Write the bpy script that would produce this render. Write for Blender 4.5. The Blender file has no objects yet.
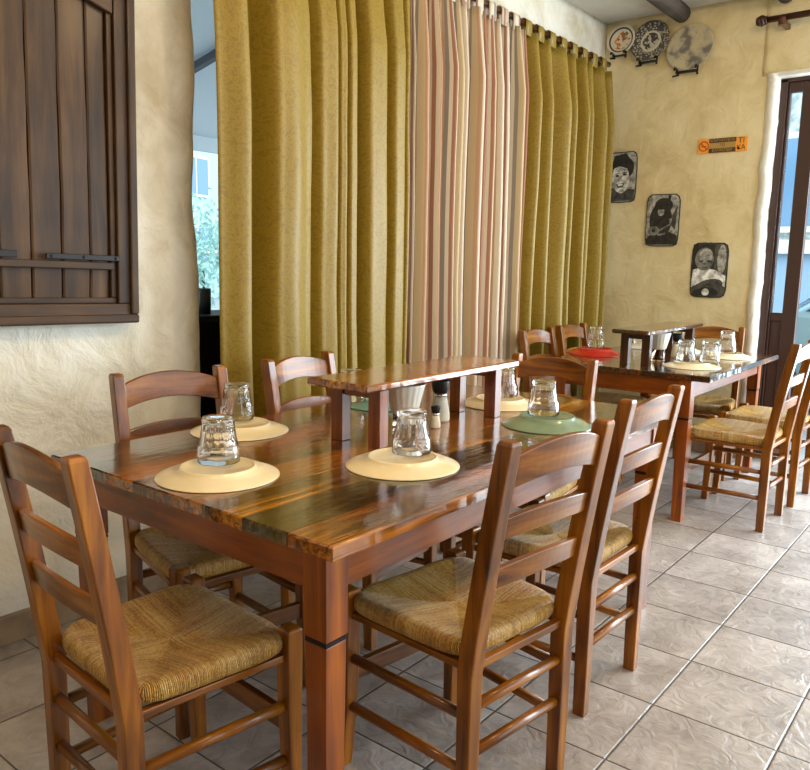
import bpy, bmesh, math, random
from mathutils import Vector, Matrix, noise, Euler
PI = math.pi
random.seed(7)
S = bpy.context.scene
COL = S.collection

# ------------------------------------------------------------------ camera
cd = bpy.data.cameras.new('camera'); cam = bpy.data.objects.new('camera', cd); COL.objects.link(cam)
R_ = Vector((0.62428847, -0.78101336, 0.01679399)); U_ = Vector((0.11198399, 0.11074677, 0.98751949)); F_ = Vector((0.7731258, 0.61461637, -0.15659892))
M = Matrix((R_, U_, -F_)).transposed().to_4x4(); M.translation = Vector((0, 0, 1.26724))
cam.matrix_world = M
cd.sensor_fit = 'HORIZONTAL'; cd.sensor_width = 36; cd.lens = 772.834 / 810 * 36; cd.clip_start = 0.02; cd.clip_end = 200
S.camera = cam
S.view_settings.view_transform = 'Standard'; S.view_settings.look = 'None'; S.view_settings.gamma = 1
S.view_settings.use_curve_mapping = False
S.view_settings.exposure = 0.0

# ------------------------------------------------------------------ light
w = bpy.data.worlds.new('sky'); S.world = w; w.use_nodes = True
bg = w.node_tree.nodes['Background']; bg.inputs[0].default_value = (0.70, 0.88, 1.0, 1); bg.inputs[1].default_value = 3.4

def area(name, loc, target, sx, sy, power, colr, spread=PI):
    l = bpy.data.lights.new(name, 'AREA'); l.shape = 'RECTANGLE'; l.size = sx; l.size_y = sy; l.energy = power; l.color = colr; l.spread = spread
    o = bpy.data.objects.new(name, l); COL.objects.link(o); o.location = loc
    d = Vector(target) - Vector(loc); o.rotation_euler = d.to_track_quat('-Z', 'Y').to_euler()
    return o
# daylight through the glazed side of the room (its openings lie outside the photograph)
area('daylight_side_window', (3.1, -2.75, 1.35), (3.1, 2, 1.0), 4.2, 2.3, 42, (0.86, 0.94, 1.0))
area('daylight_street_door', (5.75, -0.75, 1.3), (2.0, 0.8, 0.6), 2.6, 2.3, 290, (0.80, 0.92, 1.0))
# warm ceiling lamps
for i, (x, y, p) in enumerate([(1.0, 0.1, 52), (2.7, 0.2, 48), (0.6, 1.2, 14)]):
    l = bpy.data.lights.new('ceiling_lamp', 'SPHERE' if False else 'POINT'); l.energy = p; l.color = (1.0, 0.72, 0.38); l.shadow_soft_size = 0.14
    o = bpy.data.objects.new('ceiling_lamp', l); COL.objects.link(o); o.location = (x, y, 2.7)

# ------------------------------------------------------------------ material helpers
def srgb(r, g, b):
    f = lambda c: (c / 255 / 12.92) if c / 255 <= 0.04045 else ((c / 255 + 0.055) / 1.055) ** 2.4
    return (f(r), f(g), f(b), 1)
class N:
    def __init__(s, name):
        s.m = bpy.data.materials.new(name); s.m.use_nodes = True; s.t = s.m.node_tree; s.b = s.t.nodes['Principled BSDF']
        s.out = s.t.nodes['Material Output']
    def n(s, typ, **kw):
        nd = s.t.nodes.new(typ)
        for k, v in kw.items():
            if k.startswith('i_'):
                key = k[2:]; nd.inputs[int(key) if key.isdigit() else key.replace('_', ' ')].default_value = v
            else: setattr(nd, k, v)
        return nd
    def l(s, a, b): s.t.links.new(a, b)
    def math(s, op, a, b=None, c=None):
        nd = s.n('ShaderNodeMath', operation=op)
        for i, v in enumerate((a, b, c)):
            if v is None: continue
            if isinstance(v, (int, float)): nd.inputs[i].default_value = v
            else: s.l(v, nd.inputs[i])
        return nd.outputs[0]
    def obj(s):
        return s.n('ShaderNodeTexCoord').outputs['Object']
    def mapping(s, v, scale=(1, 1, 1), loc=(0, 0, 0)):
        nd = s.n('ShaderNodeMapping'); nd.inputs['Scale'].default_value = scale; nd.inputs['Location'].default_value = loc
        s.l(v, nd.inputs['Vector']); return nd.outputs[0]
    def noise(s, v, scale, detail=4, rough=0.55, dist=0.0):
        nd = s.n('ShaderNodeTexNoise'); nd.inputs['Scale'].default_value = scale; nd.inputs['Detail'].default_value = detail
        nd.inputs['Roughness'].default_value = rough; nd.inputs['Distortion'].default_value = dist
        s.l(v, nd.inputs['Vector']); return nd.outputs['Fac']
    def ramp(s, f, stops, interp='LINEAR'):
        nd = s.n('ShaderNodeValToRGB'); cr = nd.color_ramp; cr.interpolation = interp
        while len(cr.elements) < len(stops): cr.elements.new(0.5)
        for e, (p, c) in zip(cr.elements, stops): e.position = p; e.color = c if len(c) == 4 else (*c, 1)
        s.l(f, nd.inputs[0]); return nd.outputs[0]
    def mix(s, f, a, b, mode='MIX'):
        nd = s.n('ShaderNodeMix', data_type='RGBA', blend_type=mode)
        for i, v in ((0, f), (6, a), (7, b)):
            if isinstance(v, (int, float)): nd.inputs[i].default_value = v
            elif isinstance(v, tuple): nd.inputs[i].default_value = v
            else: s.l(v, nd.inputs[i])
        return nd.outputs[2]
    def bump(s, h, strength=0.3, dist=0.01):
        nd = s.n('ShaderNodeBump'); nd.inputs['Strength'].default_value = strength; nd.inputs['Distance'].default_value = dist
        s.l(h, nd.inputs['Height']); s.l(nd.outputs[0], s.b.inputs['Normal']); return nd
    def base(s, c):
        if isinstance(c, tuple): s.b.inputs['Base Color'].default_value = c
        else: s.l(c, s.b.inputs['Base Color'])
        return s
    def set(s, **kw):
        for k, v in kw.items(): s.b.inputs[k.replace('_', ' ')].default_value = v
        return s

def plain(name, c, rough=0.5, metal=0.0, **kw):
    n = N(name); n.base(c); n.set(Roughness=rough, Metallic=metal, **kw); return n.m

def wood(name, axis, dark, mid, light, rough=0.34, coat=0.3, scale=1.0, worn=None):
    n = N(name); o = n.obj()
    rnd = n.n('ShaderNodeObjectInfo').outputs['Random']
    sc = {'x': (2.2, 28, 28), 'y': (28, 2.2, 28), 'z': (28, 28, 2.2)}[axis]
    cmb = n.n('ShaderNodeCombineXYZ')
    for i in range(3): n.l(n.math('MULTIPLY', rnd, 7.3 + i), cmb.inputs[i])
    add = n.n('ShaderNodeVectorMath', operation='ADD'); n.l(n.mapping(o, tuple(a * scale for a in sc)), add.inputs[0]); n.l(cmb.outputs[0], add.inputs[1])
    g = n.noise(add.outputs[0], 1.0, 6, 0.6, 0.6)
    broad = n.noise(o, 5.0, 2)
    f = n.math('ADD', n.math('MULTIPLY', g, 0.75), n.math('MULTIPLY', broad, 0.25))
    c = n.ramp(f, [(0.32, dark), (0.5, mid), (0.68, light)])
    hv = n.n('ShaderNodeHueSaturation'); n.l(c, hv.inputs['Color']); n.l(n.math('MULTIPLY_ADD', rnd, 0.35, 0.82), hv.inputs['Value'])
    n.base(hv.outputs[0]); n.set(Roughness=rough, Coat_Weight=coat, Coat_Roughness=0.14, IOR=1.38)
    n.bump(g, 0.12, 0.004)
    return n.m

cw = (srgb(62, 30, 3), srgb(124, 69, 6), srgb(168, 104, 16))
WZ = wood('chair_wood_z', 'z', *cw); WX = wood('chair_wood_x', 'x', *cw); WY = wood('chair_wood_y', 'y', *cw)
tw = (srgb(62, 25, 3), srgb(124, 59, 6), srgb(164, 88, 12))
TZ = wood('table_wood_z', 'z', *tw, scale=0.8); TX = wood('table_wood_x', 'x', *tw, scale=0.8); TY = wood('table_wood_y', 'y', *tw, scale=0.8)
dw = (srgb(30, 16, 9), srgb(64, 34, 16), srgb(98, 56, 28))
DZ = wood('dark_wood_z', 'z', *dw); DX = wood('dark_wood_x', 'x', *dw); DY = wood('dark_wood_y', 'y', *dw)
sw = (srgb(34, 20, 8), srgb(66, 43, 20), srgb(92, 64, 34))
SZ = wood('shutter_wood_z', 'z', *sw, rough=0.6, coat=0.05, scale=0.7); SX = wood('shutter_wood_x', 'x', *sw, rough=0.6, coat=0.05, scale=0.7)
BEAM = wood('beam_wood', 'x', srgb(44, 36, 30), srgb(70, 60, 52), srgb(92, 80, 70), rough=0.8, coat=0)

def plank_mat(name, width, y0, cols, rough=0.16, wild=0.72):
    """boards running along x, one colour stop per board, worn patches in the boards themselves"""
    n = N(name); o = n.obj(); sp = n.n('ShaderNodeSeparateXYZ'); n.l(o, sp.inputs[0])
    t = n.math('DIVIDE', n.math('SUBTRACT', sp.outputs[1], y0), width)
    bi = n.math('FLOOR', t); fr = n.math('FRACT', t)
    cmb = n.n('ShaderNodeCombineXYZ'); n.l(n.math('MULTIPLY', bi, 5.37), cmb.inputs[2]); n.l(n.math('MULTIPLY', bi, 1.7), cmb.inputs[0])
    add = n.n('ShaderNodeVectorMath', operation='ADD'); n.l(n.mapping(o, (2.2, 60, 60)), add.inputs[0]); n.l(cmb.outputs[0], add.inputs[1])
    g = n.noise(add.outputs[0], 1.0, 7, 0.62, 0.8)
    add2 = n.n('ShaderNodeVectorMath', operation='ADD'); n.l(n.mapping(o, (1.1, 5, 5)), add2.inputs[0]); n.l(cmb.outputs[0], add2.inputs[1])
    patch = n.noise(add2.outputs[0], 1.6, 3, 0.5, 0.4)
    k = len(cols)
    f = n.math('DIVIDE', n.math('ADD', bi, 0.5), k)
    ca = n.ramp(f, [(i / k, c) for i, c in enumerate(cols)], 'CONSTANT')
    grain = n.ramp(g, [(0.36, (0.12, 0.10, 0.08)), (0.46, (0.62, 0.58, 0.54)), (0.55, (1.0, 0.98, 0.95)), (0.68, (1.55, 1.5, 1.3))])
    c = n.mix(1.0, ca, grain, 'MULTIPLY')
    pf = n.ramp(patch, [(0.50, (0, 0, 0)), (0.60, (1, 1, 1))])
    c = n.mix(n.math('MULTIPLY', pf, wild), c, n.mix(1.0, grain, srgb(44, 36, 22), 'MULTIPLY'))
    pf2 = n.ramp(patch, [(0.30, (1, 1, 1)), (0.42, (0, 0, 0))])
    c = n.mix(n.math('MULTIPLY', pf2, 0.6), c, n.mix(1.0, grain, srgb(186, 122, 40), 'MULTIPLY'))
    gap = n.math('LESS_THAN', n.math('MINIMUM', fr, n.math('SUBTRACT', 1.0, fr)), 0.018)
    c = n.mix(gap, c, srgb(30, 14, 6))
    n.base(c); n.set(Roughness=rough, Coat_Weight=0.9, Coat_Roughness=0.07)
    wav = n.noise(n.mapping(o, (5, 12, 5)), 2.2, 3)
    h = n.math('SUBTRACT', n.math('ADD', n.math('MULTIPLY', g, 0.35), wav), n.math('MULTIPLY', gap, 0.7))
    b = n.bump(h, 0.16, 0.006); n.l(b.outputs[0], n.b.inputs['Coat Normal'])
    return n.m
ob, yb, dk, rb = srgb(156, 92, 24), srgb(178, 118, 36), srgb(80, 68, 36), srgb(130, 70, 20)
TOP1 = plank_mat('reclaimed_planks', 0.1310, -0.524, [ob, dk, yb, ob, rb, ob, dk, rb])
SHELF1 = plank_mat('shelf_planks', 0.081, -0.121, [ob, yb, rb], wild=0.3)
TOP2 = plank_mat('dark_planks', 0.122, -0.488, [srgb(70, 38, 18), srgb(96, 54, 26), srgb(60, 34, 18), srgb(88, 50, 24), srgb(72, 40, 20), srgb(96, 54, 26), srgb(60, 34, 18), srgb(84, 46, 22)], wild=0.3)

def rush_mat():
    n = N('woven_rush'); o = n.obj(); sp = n.n('ShaderNodeSeparateXYZ'); n.l(o, sp.inputs[0])
    x, y, z = sp.outputs
    side = n.math('GREATER_THAN', n.math('ABSOLUTE', x), n.math('ABSOLUTE', n.math('MULTIPLY', y, 1.02)))
    wob = n.math('MULTIPLY', n.noise(n.mapping(o, (14, 14, 14)), 1.0, 3), 0.016)
    cx = n.math('ADD', x, wob); cy = n.math('ADD', y, wob)
    c = n.n('ShaderNodeMix', data_type='FLOAT'); n.l(side, c.inputs[0]); n.l(cx, c.inputs[2]); n.l(cy, c.inputs[3])
    st = n.math('ABSOLUTE', n.math('SINE', n.math('MULTIPLY', c.outputs[0], 2 * PI / 0.0078)))
    rowid = n.math('FLOOR', n.math('DIVIDE', c.outputs[0], 0.0039))
    wn = n.n('ShaderNodeTexWhiteNoise', noise_dimensions='1D'); n.l(rowid, wn.inputs['W'])
    fine = n.noise(n.mapping(o, (160, 160, 160)), 1.0, 3)
    big = n.noise(o, 11, 3)
    v = n.math('ADD', n.math('ADD', n.math('MULTIPLY', wn.outputs[0], 0.15), n.math('MULTIPLY', fine, 0.45)), n.math('MULTIPLY', big, 0.4))
    col = n.ramp(v, [(0.32, srgb(166, 104, 20)), (0.47, srgb(226, 162, 50)), (0.62, srgb(250, 212, 124))])
    col = n.mix(1.0, col, n.ramp(st, [(0.0, (0.50, 0.42, 0.32)), (0.45, (1, 1, 1))]), 'MULTIPLY')
    n.base(col); n.set(Roughness=0.42, Sheen_Weight=0.1)
    n.bump(n.math('ADD', st, n.math('MULTIPLY', fine, 0.9)), 1.0, 0.006)
    return n.m
RUSH = rush_mat()

def plaster(name, c1, c2, c3, sc=1.0, bump=0.5):
    n = N(name); o = n.obj()
    a = n.noise(o, 1.3 * sc, 5, 0.6); b = n.noise(o, 6 * sc, 6, 0.6, 0.5); c = n.noise(o, 60, 3)
    v = n.math('ADD', n.math('MULTIPLY', a, 0.6), n.math('MULTIPLY', b, 0.4))
    n.base(n.ramp(v, [(0.36, c1), (0.5, c2), (0.64, c3)])); n.set(Roughness=0.8)
    vor = n.n('ShaderNodeTexVoronoi', feature='DISTANCE_TO_EDGE'); vor.inputs['Scale'].default_value = 2.3
    nm = n.n('ShaderNodeTexNoise'); nm.inputs['Scale'].default_value = 2.0; nm.inputs['Detail'].default_value = 4; n.l(o, nm.inputs['Vector'])
    mx = n.mix(0.28, o, nm.outputs['Color']); n.l(mx, vor.inputs['Vector'])
    crack = n.math('MINIMUM', n.math('MULTIPLY', vor.outputs[0], 18), 1.0)
    h = n.math('ADD', n.math('ADD', n.math('MULTIPLY', b, 2.4), n.math('MULTIPLY', c, 0.12)), n.math('MULTIPLY', crack, 0.10))
    n.bump(h, bump, 0.02)
    return n.m
PL_L = plaster('left_plaster', srgb(192, 180, 154), srgb(220, 213, 196), srgb(234, 230, 220), bump=0.55)
PL_B = plaster('back_plaster', srgb(200, 180, 132), srgb(222, 206, 162), srgb(232, 220, 184), bump=0.35)
PL_C = plaster('ceiling_plaster', srgb(170, 164, 150), srgb(188, 182, 168), srgb(200, 195, 182), bump=0.2)
PL_W = plaster('white_reveal', srgb(214, 210, 200), srgb(232, 230, 222), srgb(240, 238, 232), bump=0.5)

def tile_mat():
    n = N('slate_tile'); o = n.obj(); sp = n.n('ShaderNodeSeparateXYZ'); n.l(o, sp.inputs[0])
    px, py = 0.33, 0.33697
    tx = n.math('DIVIDE', n.math('SUBTRACT', sp.outputs[0], 1.7693 - 20 * px), px); ty = n.math('DIVIDE', n.math('SUBTRACT', sp.outputs[1], 0.72154 - 20 * py), py)
    fx, fy = n.math('FRACT', tx), n.math('FRACT', ty)
    ex = n.math('MINIMUM', fx, n.math('SUBTRACT', 1.0, fx)); ey = n.math('MINIMUM', fy, n.math('SUBTRACT', 1.0, fy))
    e = n.math('MINIMUM', ex, ey)
    grout = n.math('LESS_THAN', e, 0.0075)
    cmb = n.n('ShaderNodeCombineXYZ'); n.l(n.math('FLOOR', tx), cmb.inputs[0]); n.l(n.math('FLOOR', ty), cmb.inputs[1])
    wn = n.n('ShaderNodeTexWhiteNoise', noise_dimensions='2D'); n.l(cmb.outputs[0], wn.inputs['Vector'])
    add = n.n('ShaderNodeVectorMath', operation='MULTIPLY_ADD'); n.l(wn.outputs['Color'], add.inputs[0]); add.inputs[1].default_value = (9, 9, 9); n.l(o, add.inputs[2])
    slate = n.noise(add.outputs[0], 15, 5, 0.5, 2.0)
    blot = n.noise(add.outputs[0], 4, 4, 0.6)
    v = n.math('ADD', n.math('MULTIPLY', blot, 0.7), n.math('MULTIPLY', slate, 0.3))
    col = n.ramp(v, [(0.35, srgb(138, 128, 122)), (0.5, srgb(166, 156, 150)), (0.66, srgb(192, 182, 176))])
    hv = n.n('ShaderNodeHueSaturation'); n.l(col, hv.inputs['Color']); n.l(n.math('MULTIPLY_ADD', wn.outputs[0], 0.16, 0.92), hv.inputs['Value'])
    n.base(n.mix(grout, hv.outputs[0], srgb(74, 62, 52)))
    n.l(n.math('MULTIPLY_ADD', grout, 0.1, 0.32), n.b.inputs['Roughness'])
    n.set(Specular_IOR_Level=0.6)
    h = n.math('ADD', n.math('MULTIPLY', slate, 0.8), n.math('MULTIPLY', n.math('MINIMUM', n.math('MULTIPLY', e, 60), 1.0), 0.45))
    n.bump(h, 0.8, 0.006)
    return n.m
TILE = tile_mat()

def cloth(name, colnode, rough=0.75, trans=0.25, sheen=0.3, bumpy=None):
    n = N(name); c = colnode(n)
    n.base(c); n.set(Roughness=rough, Sheen_Weight=sheen)
    tr = n.n('ShaderNodeBsdfTranslucent')
    if isinstance(c, tuple): tr.inputs[0].default_value = c
    else: n.l(c, tr.inputs[0])
    mx = n.n('ShaderNodeMixShader'); mx.inputs[0].default_value = trans
    n.l(n.b.outputs[0], mx.inputs[1]); n.l(tr.outputs[0], mx.inputs[2]); n.l(mx.outputs[0], n.out.inputs[0])
    return n.m
def damask(c1, c2):
    def f(n):
        uv = n.n('ShaderNodeTexCoord').outputs['UV']
        a = n.noise(uv, 14, 4, 0.7, 3.0); b = n.noise(uv, 60, 2)
        v = n.math('ADD', n.math('MULTIPLY', a, 0.75), n.math('MULTIPLY', b, 0.25))
        n.bump(a, 0.25, 0.003)
        return n.ramp(v, [(0.42, c1), (0.50, c2), (0.58, c1)])
    return f
def stripes(n):
    uv = n.n('ShaderNodeTexCoord').outputs['UV']; sp = n.n('ShaderNodeSeparateXYZ'); n.l(uv, sp.inputs[0])
    f = n.math('FRACT', n.math('DIVIDE', sp.outputs[0], 0.36))
    A, B, C, D, E2 = srgb(232, 218, 196), srgb(208, 168, 134), srgb(178, 126, 100), srgb(160, 146, 134), srgb(214, 192, 152)
    seq = [A, C, A, C, A, B, A, A, D, A, D, E2, E2, B, A, C, E2, A, B, D, A, C, A, A]
    return n.ramp(f, [(i / len(seq), c) for i, c in enumerate(seq)], 'CONSTANT')
CURT_Y = cloth('mustard_damask', damask(srgb(128, 102, 13), srgb(146, 119, 27)), trans=0.06, rough=0.5, sheen=0.08)
CURT_S = cloth('striped_cotton', stripes, trans=0.35)

def glassm(name, col=(1, 1, 1, 1), rough=0.0, ior=1.46):
    n = N(name); n.base(col); n.set(Roughness=rough, Transmission_Weight=1.0, IOR=ior); return n.m
GLASS = glassm('clear_glass'); PANE = glassm('window_pane', ior=1.05)
def ceramic(name, c, c2=None):
    n = N(name)
    if c2: n.base(n.ramp(n.noise(n.obj(), 9, 4), [(0.4, c), (0.6, c2)]))
    else: n.base(c)
    n.set(Roughness=0.22, Coat_Weight=0.5, Coat_Roughness=0.08); return n.m
CREAM = ceramic('cream_glaze', srgb(241, 222, 180), srgb(244, 228, 192)); GREEN = ceramic('sage_glaze', srgb(122, 144, 118), srgb(134, 156, 130))
TEAL = ceramic('teal_glaze', srgb(110, 158, 150)); RED = ceramic('red_glaze', srgb(196, 34, 26)); WHITEC = ceramic('white_glaze', srgb(226, 222, 210))
BLACK = plain('black_plastic', srgb(16, 14, 13), 0.35); STEEL = plain('steel', srgb(200, 196, 188), 0.25, 1.0)
SALT = plain('salt_grains', srgb(224, 216, 196), 0.8); PAPER = plain('white_paper', srgb(222, 218, 208), 0.75)
IRON = plain('dark_iron', srgb(40, 36, 36), 0.45, 0.7); BROWNFRAME = plain('brown_door_paint', srgb(58, 36, 30), 0.4)
BLACKP = plain('black_panel', srgb(10, 10, 11), 0.6)

# ------------------------------------------------------------------ mesh helpers
def bm_obj(name, bm, mats, parent=None, smooth=False, bevel=0.0, loc=None):
    me = bpy.data.meshes.new(name); bmesh.ops.recalc_face_normals(bm, faces=bm.faces[:]); bm.to_mesh(me); bm.free()
    for m in (mats if isinstance(mats, (list, tuple)) else [mats]): me.materials.append(m)
    if smooth:
        for p in me.polygons: p.use_smooth = True
    o = bpy.data.objects.new(name, me); COL.objects.link(o)
    if parent: o.parent = parent
    if loc: o.location = loc
    if bevel:
        b = o.modifiers.new('bevel', 'BEVEL'); b.width = bevel; b.segments = 2; b.limit_method = 'ANGLE'; b.angle_limit = 0.6
    return o
def box(bm, lo, hi, mi=0):
    vs = [bm.verts.new((x, y, z)) for x in (lo[0], hi[0]) for y in (lo[1], hi[1]) for z in (lo[2], hi[2])]
    for f in ((0, 1, 3, 2), (4, 6, 7, 5), (0, 4, 5, 1), (2, 3, 7, 6), (0, 2, 6, 4), (1, 5, 7, 3)):
        fc = bm.faces.new([vs[i] for i in f]); fc.material_index = mi
    return vs
def sweep(bm, pts, secs, mi=0, cap=True, n=None):
    """pts: centres; secs: list of section point lists (3D offsets)"""
    rings = [[bm.verts.new(Vector(p) + Vector(s)) for s in sec] for p, sec in zip(pts, secs)]
    k = len(rings[0])
    for a, b in zip(rings, rings[1:]):
        for i in range(k):
            f = bm.faces.new((a[i], a[(i + 1) % k], b[(i + 1) % k], b[i])); f.material_index = mi
    if cap:
        f = bm.faces.new(rings[0][::-1]); f.material_index = mi; f = bm.faces.new(rings[-1]); f.material_index = mi
def rect_z(hx, hy): return [(-hx, -hy, 0), (hx, -hy, 0), (hx, hy, 0), (-hx, hy, 0)]
def tube(bm, a, b, r, seg=10, r2=None, mi=0):
    a, b = Vector(a), Vector(b); d = (b - a).normalized(); u = d.orthogonal().normalized(); v = d.cross(u)
    ring = lambda R: [tuple(u * math.cos(t * 2 * PI / seg) * R + v * math.sin(t * 2 * PI / seg) * R) for t in range(seg)]
    sweep(bm, [a, b], [ring(r), ring(r if r2 is None else r2)], mi)
def lathe(bm, prof, seg=32, mi=0, mod=None, close=False):
    """prof list of (r, z); mod(theta, r, z)->r"""
    rings = []
    for r, z in prof:
        if r < 1e-6: rings.append([bm.verts.new((0, 0, z))]); continue
        ring = []
        for i in range(seg):
            t = 2 * PI * i / seg; rr = mod(t, r, z) if mod else r
            ring.append(bm.verts.new((rr * math.cos(t), rr * math.sin(t), z)))
        rings.append(ring)
    for a, b in zip(rings, rings[1:]):
        for i in range(seg):
            j = (i + 1) % seg
            if len(a) == 1 and len(b) == 1: continue
            if len(a) == 1: f = bm.faces.new((a[0], b[j], b[i]))
            elif len(b) == 1: f = bm.faces.new((a[i], a[j], b[0]))
            else: f = bm.faces.new((a[i], a[j], b[j], b[i]))
            f.material_index = mi
def empty(name, loc=(0, 0, 0), rz=0.0):
    o = bpy.data.objects.new(name, None); COL.objects.link(o); o.location = loc; o.rotation_euler = (0, 0, rz); o.empty_display_size = 0.1; return o
def tag(o, label, cat, group=None):
    o['label'] = label; o['category'] = cat
    if group: o['group'] = group
    return o
def struct(o): o['kind'] = 'structure'; return o
def copy_tree(o, parent=None):
    c = o.copy(); COL.objects.link(c)
    if parent: c.parent = parent
    for ch in list(o.children): copy_tree(ch, c)
    return c
def bx(name, lo, hi, m, parent=None, bevel=0.0):
    bm = bmesh.new(); c = [(a + b) / 2 for a, b in zip(lo, hi)]
    box(bm, [a - k for a, k in zip(lo, c)], [a - k for a, k in zip(hi, c)])
    return bm_obj(name, bm, m, parent, bevel=bevel, loc=c)

# ------------------------------------------------------------------ the room
WY_, XB, CZ = 2.52, 5.38, 2.95
struct(bm_obj('floor', (lambda b: (box(b, (-2.6, -2.7, -0.12), (5.62, 3.1, 0)), b)[1])(bmesh.new()), TILE))
struct(bx('ceiling', (-2.6, -2.7, CZ), (5.6, 3.1, CZ + 0.15), PL_C))

def wall_slab(name, ax, pos, thick, a0, a1, z0, z1, m, step=0.035, amp=0.009, edge0=0.0, edge1=0.0, seed=0.0, rnd=0.05):
    """plaster wall with an uneven front face at ax=pos, running a0..a1, wavy rounded ends where edge>0"""
    bm = bmesh.new(); na = max(2, int((a1 - a0) / step)); nz = max(2, int((z1 - z0) / step)); cols = []
    sgn = 1 if thick > 0 else -1
    def P(a, d, z): return (a, pos + d, z) if ax == 'y' else (pos + d, a, z)
    for i in range(na + 1):
        row = []
        for j in range(nz + 1):
            z = z0 + (z1 - z0) * j / nz; t = i / na
            e0 = edge0 * (noise.noise((seed, 3.1, z * 3.5)) + 0.5 * noise.noise((seed, 8.1, z * 11)))
            e1 = edge1 * (noise.noise((seed, 5.7, z * 3.5)) + 0.5 * noise.noise((seed, 1.3, z * 11)))
            A0, A1 = a0 + e0, a1 + e1; a = A0 + (A1 - A0) * t
            d = amp * (noise.noise((a * 2.2 + seed, z * 2.2, seed)) + 0.4 * noise.noise((a * 7 + seed, z * 7, seed)))
            k = 0.0
            if edge0 and a - A0 < rnd: k = 1 - (a - A0) / rnd
            if edge1 and A1 - a < rnd: k = max(k, 1 - (A1 - a) / rnd)
            d = sgn * (abs(0) + d) + sgn * rnd * 0.6 * (1 - math.sqrt(max(0, 1 - k * k)))
            row.append(bm.verts.new(P(a, d, z)))
        cols.append(row)
    for i in range(na):
        for j in range(nz): bm.faces.new((cols[i][j], cols[i + 1][j], cols[i + 1][j + 1], cols[i][j + 1]))
    # back face and rim
    rim = [cols[i][0] for i in range(na + 1)] + [cols[na][j] for j in range(1, nz + 1)] + [cols[i][nz] for i in range(na - 1, -1, -1)] + [cols[0][j] for j in range(nz - 1, 0, -1)]
    back = []
    for v in rim:
        c = v.co; back.append(bm.verts.new((c.x, pos + thick, c.z) if ax == 'y' else (pos + thick, c.y, c.z)))
    for i in range(len(rim)):
        j = (i + 1) % len(rim); bm.faces.new((rim[i], rim[j], back[j], back[i]))
    bm.faces.new(back)
    return struct(bm_obj(name, bm, m, smooth=True))
wall_slab('wall_left', 'y', WY_, 0.30, -2.6, 1.915, 0, CZ, PL_L, edge1=0.014, seed=1.3, rnd=0.13)
wall_slab('wall_left_lintel', 'y', WY_, 0.30, 1.885, 5.4, 2.50, CZ, PL_L, seed=4.2)
wall_slab('wall_left_far', 'y', WY_ + 0.02, 0.28, 4.75, 5.4, 0, 2.5, PL_L, seed=4.2)
wall_slab('wall_back', 'x', XB, 0.26, 1.375, 2.6, 0, CZ, PL_B, edge0=0.010, seed=2.7, rnd=0.03)
wall_slab('wall_back_lintel', 'x', XB - 0.0015, 0.26, -2.7, 1.45, 2.46, CZ, PL_B, seed=2.7)
wall_slab('wall_back_corner', 'x', XB, 0.26, -2.7, -2.1, 0, 2.46, PL_B, seed=6)
struct(bx('wall_rear', (-2.75, -2.7, 0), (-2.6, 3.1, CZ), PL_L))
# right side: piers, parapet and lintel around the big window
struct(bx('wall_right', (-2.6, -2.65, 0), (0.9, -2.5, CZ), PL_L)); struct(bx('wall_right_lintel', (0.9, -2.65, 2.5), (5.38, -2.5, CZ), PL_L)); struct(bx('wall_right_sill', (0.9, -2.65, 0), (5.38, -2.5, 0.15), PL_L))
# white painted reveal of the street door
bm = bmesh.new(); prev = None
for j in range(60):
    z = 2.47 * j / 59; wv = 0.010 * (noise.noise((2.7, 3.1, z * 3.5)) + 0.5 * noise.noise((2.7, 8.1, z * 11))) + 0.008 * noise.noise((9, 1, z * 14))
    cur = [bm.verts.new((XB - 0.013, 1.412 + wv + 0.01 * noise.noise((4, 2, z * 6)), z)), bm.verts.new((XB - 0.012, 1.352 + wv, z)), bm.verts.new((XB + 0.24, 1.350, z)), bm.verts.new((XB + 0.24, 1.42, z)), ]
    if prev:
        for a in range(4): bm.faces.new((prev[a], prev[(a + 1) % 4], cur[(a + 1) % 4], cur[a]))
    prev = cur
struct(bm_obj('trim_1', bm, PL_W, smooth=True))
bm = bmesh.new(); box(bm, (XB - 0.012, -2.1, 2.445), (XB + 0.24, 1.36, 2.475)); struct(bm_obj('trim_2', bm, PL_W, bevel=0.006))
# baseboard tiles
def baseboard_mat():
    n = N('skirting_tile'); o = n.obj(); sp = n.n('ShaderNodeSeparateXYZ'); n.l(o, sp.inputs[0])
    fx = n.math('FRACT', n.math('DIVIDE', n.math('ADD', sp.outputs[0], 20 * 0.33 - 1.7693 + 0.1), 0.33)); g = n.math('LESS_THAN', fx, 0.02)
    n.base(n.mix(g, n.ramp(n.noise(o, 7, 4), [(0.4, srgb(128, 106, 82)), (0.6, srgb(156, 130, 100))]), srgb(60, 48, 40))); n.set(Roughness=0.4); return n.m
bb = baseboard_mat()
struct(bm_obj('baseboard_left', (lambda b: (box(b, (-2.6, 2.495, 0), (1.86, 2.53, 0.092)), b)[1])(bmesh.new()), bb, bevel=0.003))
struct(bm_obj('baseboard_back', (lambda b: (box(b, (XB - 0.018, 1.38, 0), (XB + 0.01, 2.52, 0.092)), b)[1])(bmesh.new()), bb, bevel=0.003))
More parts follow.
